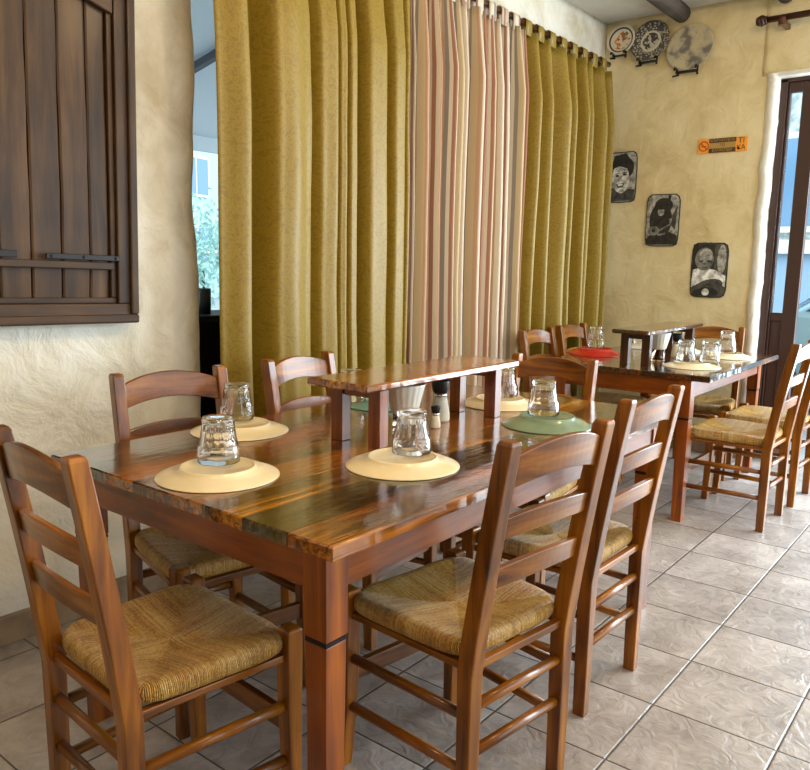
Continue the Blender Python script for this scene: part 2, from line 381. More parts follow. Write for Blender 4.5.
# window beyond the curtains: dark low wall, sill, frame, pane
struct(bx('window_1', (1.7, 2.88, 0), (5.0, 2.96, 1.0), BLACKP))
struct(bx('trim_3', (1.86, 2.70, 1.0), (4.8, 3.0, 1.03), BLACKP, bevel=0.004))
bm = bmesh.new()
box(bm, (1.86, 2.90, 1.03), (1.90, 2.95, 2.5)); box(bm, (4.72, 2.90, 1.03), (4.76, 2.95, 2.5)); box(bm, (3.2, 2.90, 1.03), (3.25, 2.95, 2.5)); box(bm, (1.86, 2.90, 2.46), (4.76, 2.95, 2.5))
struct(bm_obj('window_2', bm, IRON))
struct(bx('window_3', (1.90, 2.92, 1.03), (4.72, 2.925, 2.46), PANE))

# ceiling beams, running towards the back wall
for i, (y, r, lab) in enumerate([(1.96, 0.055, 'round dark timber ceiling beam ending above the largest wall plate'), (1.33, 0.052, 'round dark timber ceiling beam ending above the brown rod end')]):
    bm = bmesh.new(); pts = []; secs = []
    for k in range(25):
        x = -2.55 + k * (XB + 2.5) / 24; rr = r * (1 + 0.06 * math.sin(k * 1.7 + i))
        pts.append((x, y + 0.012 * math.sin(k * 0.8), 2.90 + 0.008 * math.sin(k * 1.1)))
        secs.append([(0, rr * math.cos(t * 2 * PI / 14), rr * math.sin(t * 2 * PI / 14)) for t in range(14)])
    sweep(bm, pts, secs); tag(bm_obj('ceiling_beam', bm, BEAM, smooth=True), lab, 'beam', 'ceiling beams')

# ------------------------------------------------------------------ shutter on the left wall
sh = tag(empty('wooden_shutter', (1.040, 2.49, 1.065)), 'old dark brown plank shutter in a moulded wooden frame on the plaster wall', 'shutter')
sh.rotation_euler = (0, 0.024, 0)
X0, X1, Z0, Z1 = -0.55, 0.505, 0.0, 1.32
def fb(name, lo, hi, m, bev=0.004): return bx(name, lo, hi, m, sh, bev)
fb('frame_rail', (X0, -0.035, Z0), (X1, 0.03, 0.055), SX); fb('frame_rail', (X0, -0.035, Z1 - 0.06), (X1, 0.03, Z1), SX)
fb('frame_stile', (X1 - 0.06, -0.035, 0.055), (X1, 0.03, Z1 - 0.06), SZ); fb('frame_stile', (X0, -0.035, 0.055), (X0 + 0.06, 0.03, Z1 - 0.06), SZ)
fb('frame_moulding', (X0, -0.048, -0.012), (X1 + 0.012, 0.02, 0.018), SX, 0.006); fb('frame_moulding', (X1 - 0.018, -0.048, 0.018), (X1 + 0.012, 0.02, Z1), SZ, 0.006)
fb('frame_moulding', (X0 + 0.06, -0.022, 0.055), (X1 - 0.06, 0.01, 0.075), SX, 0.004); fb('frame_moulding', (X1 - 0.08, -0.022, 0.075), (X1 - 0.06, 0.01, Z1 - 0.06), SZ, 0.004)
edges = [-0.49, -0.36, -0.25, -0.14, -0.045, 0.058, 0.158, 0.258, 0.355, 0.425]
for a, b in zip(edges, edges[1:]):
    bm = bmesh.new(); nz = 30; prev = None
    for j in range(nz + 1):
        z = 0.075 + (Z1 - 0.135) * j / nz; wl = 0.0025 * noise.noise((a * 9, 1, z * 6)); wr = 0.0025 * noise.noise((b * 9, 2, z * 6)); low = 0.004 * max(0, 1 - j / 3)
        yf = -0.012 + 0.003 * noise.noise((a * 5, 7, z * 4)) + low
        cur = [bm.verts.new(c) for c in ((a + 0.002 + wl, 0.02, z), (a + 0.002 + wl, yf + 0.003, z), (a + 0.008 + wl, yf, z), (b - 0.008 + wr, yf, z), (b - 0.002 + wr, yf + 0.003, z), (b - 0.002 + wr, 0.02, z))]
        if prev:
            for q in range(6): bm.faces.new((prev[q], prev[(q + 1) % 6], cur[(q + 1) % 6], cur[q]))
        else: bm.faces.new(cur[::-1])
        prev = cur
    bm.faces.new(prev); bm_obj('plank', bm, SZ, sh)
# battens, slanted top brace, iron strap
fb('batten', (-0.49, -0.034, 0.17), (0.43, -0.012, 0.195), SX)
bm = bmesh.new(); sweep(bm, [(-0.3, -0.024, 1.22), (0.44, -0.024, 1.035)], [[(0, -0.014, -0.03), (0, 0.012, -0.03), (0, 0.012, 0.03), (0, -0.014, 0.03)]] * 2); bm_obj('brace', bm, SX, sh, bevel=0.005)
fb('iron_strap', (0.19, -0.042, 0.200), (0.45, -0.034, 0.218), IRON, 0.002); fb('iron_strap', (-0.4, -0.042, 0.200), (0.10, -0.034, 0.222), IRON, 0.002)
for x in (0.21, 0.32, 0.435):
    bm = bmesh.new(); tube(bm, (x, -0.047, 0.209), (x, -0.038, 0.209), 0.005); bm_obj('rivet', bm, IRON, sh)

# ------------------------------------------------------------------ curtains
def curtain(name, ctrl, ztop, zbot, m, label, tabs, tabm, rodz, y0=2.40, flare=0.0):
    """ctrl: list of (x, y) ridge/valley points of the folds at mid height"""
    t = empty(name, (0, 0, 0)); tag(t, label, 'curtain')
    # dense cosine-interpolated fold path
    path = []
    for (xa, ya), (xb, yb) in zip(ctrl, ctrl[1:]):
        for k in range(7):
            s = k / 7; c = (1 - math.cos(PI * s)) / 2; path.append((xa + (xb - xa) * s, ya + (yb - ya) * c))
    path.append(ctrl[-1]); arc = [0]
    for a, b in zip(path, path[1:]): arc.append(arc[-1] + math.hypot(b[0] - a[0], b[1] - a[1]))
    bm = bmesh.new(); uvl = bm.loops.layers.uv.new('UVMap'); nz = 44; grid = []
    xm = (path[0][0] + path[-1][0]) / 2
    for j in range(nz + 1):
        s = j / nz; z = zbot + (ztop - zbot) * s; row = []
        for i, (x, y) in enumerate(path):
            damp = 1.0 - 0.55 * max(0, (s - 0.86) / 0.14); wv = 0.012 * noise.noise((x * 5, z * 1.1, y0)) + 0.004 * noise.noise((x * 14, z * 3, 3))
            row.append(bm.verts.new((x + 0.010 * noise.noise((x * 3, z * 0.9, 8)) * 1.5 + flare * (x - xm) * (1 - s), y0 + (y - y0) * 1.6 * damp * (1.05 - 0.1 * s) + wv, z)))
        grid.append(row)
    for j in range(nz):
        for i in range(len(path) - 1):
            f = bm.faces.new((grid[j][i], grid[j][i + 1], grid[j + 1][i + 1], grid[j + 1][i]))
            for lp, (ii, jj) in zip(f.loops, ((i, j), (i + 1, j), (i + 1, j + 1), (i, j + 1))): lp[uvl].uv = (arc[ii], zbot + (ztop - zbot) * jj / nz)
    o = bm_obj('cloth', bm, m, t, smooth=True); sd = o.modifiers.new('thickness', 'SOLIDIFY'); sd.thickness = 0.003
    for x in tabs:
        bm = bmesh.new(); uvl = bm.loops.layers.uv.new('UVMap'); r = 0.024; prof = [(-r, ztop - 0.02)] + [(-r * math.cos(a * PI / 8), rodz + r * math.sin(a * PI / 8)) for a in range(9)] + [(r, ztop - 0.02)]
        prev = None; wd = 0.034
        for q, (dy, z) in enumerate(prof):
            cur = [bm.verts.new((x - wd, y0 + dy, z)), bm.verts.new((x + wd, y0 + dy, z))]
            if prev:
                f = bm.faces.new((prev[0], prev[1], cur[1], cur[0]))
                for lp, u in zip(f.loops, ((0, q), (0.054, q), (0.054, q + 1), (0, q + 1))): lp[uvl].uv = (x + u[0], u[1] * 0.02)
            prev = cur
        tb = bm_obj('tab', bm, tabm, t, smooth=True); sd = tb.modifiers.new('thickness', 'SOLIDIFY'); sd.thickness = 0.004
    return t
RODZ = 2.625
F, B = 2.35, 2.45
ya = [(1.825, 2.36), (1.93, 2.33), (1.975, 2.36), (1.995, 2.46), (2.03, 2.42), (2.10, 2.34), (2.17, 2.33), (2.28, 2.355), (2.325, 2.40), (2.36, 2.36), (2.43, 2.35), (2.455, 2.45), (2.475, 2.36), (2.50, 2.355), (2.52, 2.45), (2.545, 2.36), (2.575, 2.36), (2.60, 2.45), (2.65, 2.345), (2.74, 2.34), (2.80, 2.45), (2.84, 2.36), (2.90, 2.36), (2.92, 2.44), (2.95, 2.37), (3.0, 2.39)]
curtain('window_curtain', ya, 2.56, 0.03, CURT_Y, 'mustard yellow damask curtain nearest the wooden shutter, beside the cyan window slit', [1.95 + 0.13 * k for k in range(8)], CURT_Y, RODZ)
xs = 3.0; sc_ = [(xs, 2.37)]; rr = random.Random(5); up = True
while xs < 3.97: xs += rr.uniform(0.028, 0.055); up = not up; sc_.append((xs, (F if up else B) + rr.uniform(-0.015, 0.015)))
curtain('window_curtain', sc_, 2.57, 0.03, CURT_S, 'cream and terracotta striped curtain hanging between two yellow curtains', [3.06 + 0.125 * k for k in range(8)], CURT_S, RODZ)
xs = 4.0; sc_ = [(xs, 2.37)]; up = True
while xs < 5.19: xs += rr.uniform(0.05, 0.11); up = not up; sc_.append((xs, (F if up else B) + rr.uniform(-0.015, 0.015)))
curtain('window_curtain', sc_, 2.575, 0.03, CURT_Y, 'mustard yellow damask curtain farthest back, ending in the room corner', [4.07 + 0.145 * k for k in range(8)], CURT_Y, RODZ)
rod = tag(empty('curtain_rod', (1.8, 2.40, RODZ)), 'dark wooden curtain rod carrying the yellow and striped curtains', 'curtain rod')
bm = bmesh.new(); tube(bm, (0, 0, 0), (3.40, 0, 0), 0.016, 14); bm_obj('pole', bm, DX, rod, smooth=True)
for x in (0.05, 1.20, 2.21, 3.36):
    bm = bmesh.new(); box(bm, (x - 0.012, -0.01, -0.012), (x + 0.012, 0.12, 0.012)); bm_obj('bracket', bm, DX, rod, bevel=0.003)

# curtain rod above the street door
rod = tag(empty('curtain_rod', (5.24, 1.42, 2.755)), 'brown wooden rod with a rounded knob end above the street door', 'curtain rod')
bm = bmesh.new(); tube(bm, (0, 0, 0), (0, -2.6, 0), 0.019, 14); bm_obj('pole', bm, DY, rod, smooth=True)
bm = bmesh.new(); tube(bm, (0, 0.02, 0), (0, 0.0, 0), 0.034, 14, 0.026); tube(bm, (0, 0.05, 0), (0, 0.02, 0), 0.022, 14, 0.034); tube(bm, (0, 0.0, 0), (0, -0.012, 0), 0.024, 14); bm_obj('finial', bm, DY, rod, smooth=True)
bm = bmesh.new(); box(bm, (-0.01, -0.115, -0.04), (0.14, -0.085, -0.012)); tube(bm, (0, -0.10, -0.045), (0, -0.10, 0.0), 0.026, 12); bm_obj('bracket', bm, DX, rod, bevel=0.003)

# ------------------------------------------------------------------ street door
dr = empty('door_1', (XB + 0.10, 1.352, 0)); struct(dr)
def dpart(name, y0, y1, z0, z1, m, x0=-0.02, x1=0.03): return bx(name, (x0, y0, z0), (x1, y1, z1), m, dr, 0.004)
dpart('frame_jamb', -0.045, 0.0, 0, 2.44, BROWNFRAME, -0.035, 0.05)
dpart('door_stile', -0.215, -0.128, 0, 2.42, BROWNFRAME)
dpart('door_stile', -0.060, -0.047, 0, 2.42, BROWNFRAME)
dpart('door_rail', -0.128, -0.060, 0.93, 0.985, BROWNFRAME); dpart('door_rail', -0.128, -0.060, 2.36, 2.42, BROWNFRAME)
dpart('door_panel', -0.128, -0.060, 0, 0.93, BROWNFRAME, -0.005, 0.015)
dpart('door_pane', -0.128, -0.060, 0.985, 2.36, PANE, 0.002, 0.006)
dpart('frame_head', -3.4, 0.0, 2.42, 2.47, BROWNFRAME, -0.035, 0.05)

# ------------------------------------------------------------------ wall plates
def wall_plate(y, z, r, mat_fn, label):
    t = tag(empty('wall_plate', (XB - 0.03, y, z)), label, 'plate', 'decorative plates high on the back wall')
    t.rotation_euler = (0, math.radians(-90 + 9), 0)   # disc axis points into the room
    bm = bmesh.new()
    lathe(bm, [(0, -0.004), (r * 0.6, -0.004), (r * 0.98, 0.012), (r, 0.018), (r * 0.97, 0.020), (r * 0.62, 0.006), (r * 0.55, 0.004), (0, 0.004)], 48)
    mat_fn(bm_obj('dish', bm, WHITEC, t, smooth=True), r)
    st = bmesh.new()
    # little black easel: two feet with upturned hooks and a bar, below the plate
    for s in (-1, 1):
        sweep(st, [(-r * 1.02, s * r * 0.45, 0.05), (-r * 0.93, s * r * 0.46, 0.045), (-r * 0.90, s * r * 0.46, 0.01), (-r * 1.12, s * r * 0.40, -0.01), (-r * 1.25, s * r * 0.52, 0.03)], [[(-.006, -.006, 0), (.006, -.006, 0), (.006, .006, 0), (-.006, .006, 0)]] * 5)
    box(st, (-r * 1.10, -r * 0.48, 0.0), (-r * 1.0, r * 0.48, 0.012))
    bm_obj('stand', st, BLACK, t)
    return t
def ring_mat(name, fn):
    n = N(name); o = n.obj(); sp = n.n('ShaderNodeSeparateXYZ'); n.l(o, sp.inputs[0])
    rad = n.math('SQRT', n.math('ADD', n.math('POWER', sp.outputs[0], 2.0), n.math('POWER', sp.outputs[1], 2.0)))
    n.base(fn(n, o, rad)); n.set(Roughness=0.3, Coat_Weight=0.3); return n.m
def m_flower(o, r):
    def f(n, ob_, rad):
        q = n.math('DIVIDE', rad, r); fl = n.noise(ob_, 34, 3)
        c = n.mix(n.math('GREATER_THAN', fl, 0.52), srgb(214, 206, 184), n.ramp(n.noise(n.mapping(ob_, loc=(3, 3, 3)), 20, 2), [(0.45, srgb(206, 122, 40)), (0.55, srgb(170, 74, 30)), (0.62, srgb(110, 112, 70))]))
        c = n.mix(n.math('GREATER_THAN', q, 0.62), c, srgb(214, 206, 184))
        ringm = n.math('MULTIPLY', n.math('GREATER_THAN', q, 0.74), n.math('LESS_THAN', q, 0.84))
        c = n.mix(ringm, c, srgb(48, 42, 44)); return c
    o.data.materials[0] = ring_mat('flower_plate', f)
def m_lace(o, r):
    def f(n, ob_, rad):
        q = n.math('DIVIDE', rad, r); v = n.n('ShaderNodeTexVoronoi'); v.inputs['Scale'].default_value = 70; n.l(ob_, v.inputs['Vector'])
        lace = n.mix(n.math('GREATER_THAN', v.outputs[0], 0.42), srgb(176, 168, 150), srgb(70, 68, 66))
        inner = n.mix(n.math('GREATER_THAN', n.noise(ob_, 30, 3), 0.5), srgb(190, 184, 168), srgb(60, 58, 54))
        c = n.mix(n.math('GREATER_THAN', q, 0.50), inner, lace)
        c = n.mix(n.math('MULTIPLY', n.math('GREATER_THAN', q, 0.42), n.math('LESS_THAN', q, 0.52)), c, srgb(206, 200, 184)); return c
    o.data.materials[0] = ring_mat('lace_plate', f)
def m_cloud(o, r):
    def f(n, ob_, rad):
        c = n.ramp(n.noise(ob_, 9, 2), [(0.42, srgb(120, 114, 108)), (0.5, srgb(176, 168, 146)), (0.6, srgb(196, 184, 152))])
        dots = n.n('ShaderNodeTexVoronoi'); dots.inputs['Scale'].default_value = 45; n.l(ob_, dots.inputs['Vector'])
        return n.mix(n.math('MULTIPLY', n.math('LESS_THAN', dots.outputs[0], 0.16), 0.7), c, srgb(120, 70, 50))
    o.data.materials[0] = ring_mat('cloud_plate', f)
wall_plate(2.385, 2.812, 0.102, m_flower, 'small round wall plate painted with orange flowers inside a dark ring')
wall_plate(2.175, 2.775, 0.135, m_lace, 'middle wall plate with black and white lacy pattern and round centre')
wall_plate(1.905, 2.695, 0.152, m_cloud, 'largest wall plate, beige with grey clouded patches, nearest the street door')

# ------------------------------------------------------------------ pictures glued on the wall
def print_grey(name, v):
    n = N(name); f = n.noise(n.obj(), 26, 3, 0.6)
    n.base(n.ramp(f, [(0.35, srgb(v * .72, v * .71, v * .68)), (0.62, srgb(min(255, v * 1.2 + 16), min(255, v * 1.2 + 15), min(255, v * 1.18 + 12)))])); n.set(Roughness=0.6); return n.m
G = [print_grey('print_grey_%s' % s, v) for s, v in (('black', 26), ('dark', 58), ('mid', 98), ('light', 142), ('pale', 186), ('white', 214))]
def picture(cy, cz, wd, ht, shapes, label, skew=0.0, bgm=2):
    t = tag(empty('wall_picture', (XB - 0.012, cy, cz)), label, 'picture', 'black and white prints on the back wall')
    bm = bmesh.new(); n = 40; out = []
    for k in range(n):      # ragged rounded rectangle
        a = 2 * PI * k / n; c, s = math.cos(a), math.sin(a); q = (abs(c) ** 8 + abs(s) ** 8) ** (-1 / 8)
        jit = 1 + 0.022 * noise.noise((cy * 9, k * 1.3, 0)); out.append((c * q * wd / 2 * jit, s * q * ht / 2 * jit))
    def poly(pts, x, mi, th=0.0015):
        a = [bm.verts.new((x, -u, v + skew * u)) for u, v in pts]; b = [bm.verts.new((x + th, -u, v + skew * u)) for u, v in pts]
        f = bm.faces.new(a); f.material_index = mi
        for i in range(len(a)):
            f = bm.faces.new((a[i], a[(i + 1) % len(a)], b[(i + 1) % len(a)], b[i])); f.material_index = mi
        f = bm.faces.new(b[::-1]); f.material_index = mi
    poly(out, 0, 0, 0.006)
    poly([(u * 0.95, v * 0.96) for u, v in out], -0.0012, bgm, 0.001)
    def clip(p): return (max(-wd * 0.465, min(wd * 0.465, p[0])), max(-ht * 0.47, min(ht * 0.47, p[1])))
    for k, (kind, mi, a) in enumerate(shapes):
        x = -0.0016 - 0.0006 * k
        if kind == 'e':
            cx, cz_, rx, rz = a[:4]; rot = a[4] if len(a) > 4 else 0
            pts = []
            for q in range(20):
                th = 2 * PI * q / 20; u, v = rx * math.cos(th), rz * math.sin(th)
                pts.append(clip(((cx + u * math.cos(rot) - v * math.sin(rot)) * wd, (cz_ * ht + (u * math.sin(rot) + v * math.cos(rot)) * wd))))
        else: pts = [clip((u * wd, v * ht)) for u, v in a]
        d = [pts[0]]
        for p in pts[1:]:
            if math.hypot(p[0] - d[-1][0], p[1] - d[-1][1]) > 1e-4: d.append(p)
        if len(d) > 2: poly(d, x, mi, 0.0005)
    bm_obj('print', bm, G, t); return t
picture(2.33, 1.89, 0.21, 0.35, [('e', 0, (-0.02, 0.18, 0.42, 0.40)), ('p', 1, [(-.5, -.5), (.5, -.5), (.45, -.25), (-.5, -.2)]), ('e', 4, (-0.05, -0.02, 0.30, 0.50, 0.1)), ('p', 0, [(-.4, .16), (-.3, .42), (.1, .48), (.32, .3), (.3, .02), (.2, .16), (-.1, .22)]),
    ('e', 0, (-0.17, 0.03, 0.07, 0.035)), ('e', 0, (0.09, 0.05, 0.07, 0.035)), ('p', 1, [(-.24, .075), (-.08, .085), (-.08, .07), (-.24, .055)]), ('p', 1, [(.0, .09), (.17, .10), (.17, .08), (.0, .075)]), ('p', 3, [(-.07, .02), (-.01, .02), (.03, -.08), (-.11, -.09)]), ('p', 1, [(-.2, -.13), (0.1, -.12), (.05, -.20), (-.13, -.21)]), ('p', 5, [(-.15, -.14), (0.06, -.135), (.02, -.165), (-.1, -.17)])],
    'print of a smiling dark-haired face, half hidden by the yellow curtain', bgm=3)
picture(2.02, 1.585, 0.235, 0.355, [('p', 0, [(-.5, -.5), (.5, -.5), (.5, -.3), (.2, -.22), (-.3, -.24), (-.5, -.36)]), ('e', 0, (-.05, .0, .34, .5)), ('e', 0, (.02, .28, .27, .22)), ('e', 3, (-.05, .16, .10, .12)), ('e', 0, (-.04, .26, .18, .09)), ('p', 3, [(.2, .02), (.34, .04), (.4, -.06), (.24, -.08)]), ('e', 2, (-.24, -.2, .17, .14)), ('e', 0, (-.24, -.2, .05, .05)), ('p', 2, [(-.1, -.19), (.36, -.02), (.37, -.05), (-.1, -.225)]), ('p', 1, [(.3, .1), (.44, .28), (.4, -.2), (.28, -.1)]), ('p', 0, [(.1, .3), (.16, .5), (.24, .48), (.2, .28)]), ('p', 3, [(-.1, -.26), (.12, -.24), (.1, -.28), (-.1, -.3)])],
    'print of a dark seated figure holding a stringed instrument, middle of the three', bgm=3)
picture(1.68, 1.25, 0.24, 0.365, [('p', 0, [(-.5, .5), (.12, .5), (.14, -.1), (-.5, .0)]), ('e', 3, (.33, .2, .12, .4)), ('p', 5, [(-.5, -.32), (-.44, 0.0), (-.2, .06), (.2, .0), (.46, -.1), (.46, -.3), (.1, -.18), (-.2, -.22)]), ('e', 2, (-.14, .2, .26, .32)), ('e', 3, (-.10, .26, .19, .2)), ('p', 0, [(-.28, .17), (-.18, .18), (-.18, .15), (-.28, .145)]), ('p', 0, [(-.06, .18), (.05, .18), (.05, .15), (-.06, .15)]), ('p', 1, [(-.2, .06), (-.02, .06), (-.06, .03), (-.16, .03)]), ('e', 1, (.02, -.3, .40, .20, .3)), ('e', 0, (-.06, -.42, .36, .16, .1)), ('e', 4, (-.05, -.40, .10, .10))],
    'print of a bald person in a white shirt playing guitar, lowest of the three', bgm=1)

# no-smoking sign
sg = tag(empty('wall_sign', (XB - 0.014, 1.655, 2.058)), 'small orange no-smoking sign with dark text bars on the back wall', 'sign')
OR = plain('sign_orange', srgb(248, 160, 50), 0.4); BR = plain('sign_brown', srgb(74, 50, 26), 0.5); TAN = plain('sign_tan', srgb(176, 140, 74), 0.5)
bx('sign_plate', (0, -0.155, -0.045), (0.006, 0.155, 0.045), OR, sg, 0.002)
bx('sign_band', (-0.001, -0.082, -0.045), (0.0, 0.082, 0.045), TAN, sg)
bx('sign_bar', (-0.002, -0.085, 0.018), (-0.001, 0.085, 0.045), BR, sg); bx('sign_bar', (-0.002, -0.085, -0.045), (-0.001, 0.085, -0.018), BR, sg)
bm = bmesh.new()
for k in range(24):
    a, b = 2 * PI * k / 24, 2 * PI * (k + 1) / 24
    q = [(-0.002, 0.118 - math.cos(t) * r, math.sin(t) * r) for t, r in ((a, 0.033), (b, 0.033), (b, 0.026), (a, 0.026))]
    bm.faces.new([bm.verts.new(v) for v in q])
bm.faces.new([bm.verts.new(v) for v in ((-0.002, 0.142, 0.018), (-0.002, 0.137, 0.023), (-0.002, 0.094, -0.018), (-0.002, 0.099, -0.023))])
bm.faces.new([bm.verts.new(v) for v in ((-0.0015, 0.134, 0.002), (-0.0015, 0.134, -0.005), (-0.0015, 0.102, -0.005), (-0.0015, 0.102, 0.002))])
bm_obj('no_smoking_symbol', bm, plain('sign_red', srgb(176, 70, 20), 0.5), sg)
def text(s, y, z, size, m, parent, x=-0.0025):
    cu = bpy.data.curves.new('lettering', 'FONT'); cu.body = s; cu.size = size; cu.align_x = 'CENTER'; cu.align_y = 'CENTER'; cu.extrude = 0.0003
    tmp = bpy.data.objects.new('lettering_curve', cu); COL.objects.link(tmp); bpy.context.view_layer.update()
    me = bpy.data.meshes.new_from_object(tmp.evaluated_get(bpy.context.evaluated_depsgraph_get())); bpy.data.objects.remove(tmp); me.materials.clear(); me.materials.append(m)
    o = bpy.data.objects.new('lettering', me); COL.objects.link(o)
    o.rotation_euler = (PI / 2, 0, -PI / 2); o.location = (x, y, z); o.parent = parent; return o
text('ΑΠΑΓΟΡΕΥΕΤΑΙ', 0.0, 0.031, 0.021, TAN, sg); text('ΤΟ', 0.0, 0.0, 0.024, BR, sg, -0.0015); text('ΚΑΠΝΙΣΜΑ', 0.0, -0.031, 0.024, TAN, sg)
text('ΤΙ', -0.118, 0.021, 0.046, BR, sg); text('ΚΑ', -0.118, -0.022, 0.040, BR, sg)

# ------------------------------------------------------------------ chairs
def seat_bm():
    bm = bmesh.new(); nseg = 72
    def outline(t, sc):
        c, s = math.cos(t), math.sin(t); q = (abs(c) ** 6 + abs(s) ** 6) ** (-1 / 6); u, v = c * q, s * q
        hw = 0.184 + 0.028 * (v + 1) / 2 * 1.0
        # rush is cut in at the corners where it wraps the posts
        return (u * hw * sc, v * 0.190 * sc)
    prof = [(0.0, 0.446), (0.15, 0.446), (0.3, 0.4475), (0.45, 0.451), (0.6, 0.456), (0.74, 0.462), (0.85, 0.4665), (0.92, 0.467), (0.97, 0.464), (1.0, 0.457), (1.012, 0.447), (1.01, 0.436), (0.99, 0.427), (0.95, 0.421), (0.86, 0.419), (0.5, 0.425), (0.0, 0.427)]
    rings = []
    for k, (sc, z) in enumerate(prof):
        if sc == 0: rings.append([bm.verts.new((0, 0, z))]); continue
        ring = []
        for i in range(nseg):
            t = 2 * PI * i / nseg; x, y = outline(t, sc)
            zz = z
            if 0.1 < sc < 0.95 and k < 9: zz += 0.004 * math.exp(-(abs(abs(x) / 0.19 - abs(y) / 0.19) * 6) ** 2) * -1 + 0.002 * noise.noise((x * 20, y * 20, 1))
            if k < 9 and abs(x) < 0.12: zz -= 0.004 * (1 - abs(x) / 0.12) * sc
            ring.append(bm.verts.new((x, y, zz)))
        rings.append(ring)
    for a, b in zip(rings, rings[1:]):
        for i in range(nseg):
            j = (i + 1) % nseg
            if len(a) == 1: bm.faces.new((a[0], b[i], b[j]))
            elif len(b) == 1: bm.faces.new((a[i], b[0], a[j]))
            else: bm.faces.new((a[i], b[i], b[j], a[j]))
    return bm
def slat_bm(w, zc, h, arch, ybase, bow, n=14, thick=0.016):
    """curved back slat between the posts; arched top edge"""
    bm = bmesh.new(); prev = None
    for k in range(n + 1):
        s = -1 + 2 * k / n; x = s * w / 2; top = zc + h / 2 + arch * (1 - s * s) - arch * 0.5; bot = zc - h / 2 + arch * 0.75 * (1 - s * s) - arch * 0.4
        def yy(z): return ybase(z) - bow * (1 - s * s)
        cur = [bm.verts.new((x, yy(bot) - thick / 2, bot)), bm.verts.new((x, yy(bot) + thick / 2, bot)), bm.verts.new((x, yy(top) + thick / 2, top)), bm.verts.new((x, yy(top) - thick / 2, top))]
        if prev:
            for q in range(4): bm.faces.new((prev[q], prev[(q + 1) % 4], cur[(q + 1) % 4], cur[q]))
        else: bm.faces.new(cur[::-1])
        prev = cur
    bm.faces.new(prev); return bm
RX, FX, YR, YF, HC = 0.168, 0.192, -0.195, 0.185, 0.925
def rear_y(z): return YR if z < 0.40 else YR - 0.085 * ((z - 0.40) / (HC - 0.40)) ** 1.15
def make_chair():
    t = empty('dining_chair')
    bm = bmesh.new(); bm.free()
    bm_obj('seat', seat_bm(), RUSH, t, smooth=True)
    for s in (-1, 1):
        bm = bmesh.new(); zs = [0, 0.2, 0.40, 0.47, 0.55, 0.65, 0.75, 0.85, HC - 0.008, HC]; hw = [0.016, 0.0175, 0.019, 0.0195, 0.019, 0.0185, 0.018, 0.0178, 0.0175, 0.0145]
        sweep(bm, [(s * RX, rear_y(z), z) for z in zs], [rect_z(a, a * 1.12) for a in hw])
        bm_obj('rear_post', bm, WZ, t, bevel=0.0032)
        bm = bmesh.new(); zs = [0, 0.04, 0.15, 0.30, 0.42, 0.468, 0.474]; hw = [0.016, 0.0165, 0.018, 0.0205, 0.0215, 0.0215, 0.018]; off = [0.010, 0.007, 0.002, 0, 0, 0, 0]
        sweep(bm, [(s * (FX + o_ * 0.8), YF + o_, z) for z, o_ in zip(zs, off)], [rect_z(a, a) for a in hw])
        bm_obj('front_leg', bm, WZ, t, bevel=0.0032)
        # side rail and two side rungs
        bm = bmesh.new(); sweep(bm, [(s * RX, YR, 0.408), (s * FX, YF, 0.408)], [[(-.009, 0, -.006), (.009, 0, -.006), (.009, 0, .010), (-.009, 0, .010)]] * 2); bm_obj('seat_rail', bm, WY, t, bevel=0.002)
        for z in (0.295, 0.165):
            bm = bmesh.new(); tube(bm, (s * RX, YR, z), (s * FX, YF, z), 0.0125, 8); bm_obj('side_rung', bm, WY, t, smooth=True)
    bm = bmesh.new(); box(bm, (-FX, YF - 0.009, 0.402), (FX, YF + 0.011, 0.420)); bm_obj('seat_rail', bm, WX, t, bevel=0.002)
    bm = bmesh.new(); box(bm, (-RX, YR - 0.009, 0.402), (RX, YR + 0.011, 0.420)); bm_obj('seat_rail', bm, WX, t, bevel=0.002)
    bm = bmesh.new(); box(bm, (-FX, YF - 0.010, 0.225), (FX, YF + 0.010, 0.272)); bm_obj('front_stretcher', bm, WX, t, bevel=0.003)
    for z in (0.315, 0.205):
        bm = bmesh.new(); tube(bm, (-RX, YR, z), (RX, YR, z), 0.0125, 12); bm_obj('rear_rung', bm, WX, t, smooth=True)
    bm_obj('back_slat', slat_bm(2 * RX - 0.02, 0.866, 0.074, 0.032, rear_y, 0.020), WX, t, bevel=0.003)
    bm_obj('back_slat', slat_bm(2 * RX - 0.02, 0.735, 0.050, 0.016, rear_y, 0.018), WX, t, bevel=0.003)
    bm_obj('back_slat', slat_bm(2 * RX - 0.02, 0.620, 0.050, 0.014, rear_y, 0.016), WX, t, bevel=0.003)
    return t
proto = None
def chair(top, rz, label, group, zs=1.0):
    """top: where the middle of the back's top edge stands over the floor"""
    global proto
    o = make_chair() if proto is None else copy_tree(proto)
    if proto is None: proto = o
    a = math.radians(rz); ly = rear_y(HC)
    o.location = (top[0] + math.sin(a) * ly, top[1] - math.cos(a) * ly, 0); o.rotation_euler = (0, 0, a); o.scale = (1, 1, zs)
    tag(o, label, 'chair', group); return o
G1, G2 = 'rush-seat chairs around the near table', 'rush-seat chairs around the far table'
chair((0.648, 1.402), -94.4, 'wooden rush-seat chair in the bottom left corner, at the near end of the near table', G1).scale = (1, 0.95, 1.008)
chair((1.455, 0.735), -8, 'wooden rush-seat chair in front, back towards the viewer, nearest the front table leg', G1)
chair((2.085, 0.775), -1.5, 'rush-seat chair on the aisle side of the near table, second from the front leg', G1)
chair((1.415, 2.065), 169, 'ladder-back chair across the near table, before the plaster wall', G1)
chair((1.965, 2.065), 186, 'wooden ladder-back chair with glaring slats before the first yellow curtain', G1)
chair((2.86, 1.49), 93, 'wooden chair at the far end of the near table, back towards the far table', G1, 0.968)
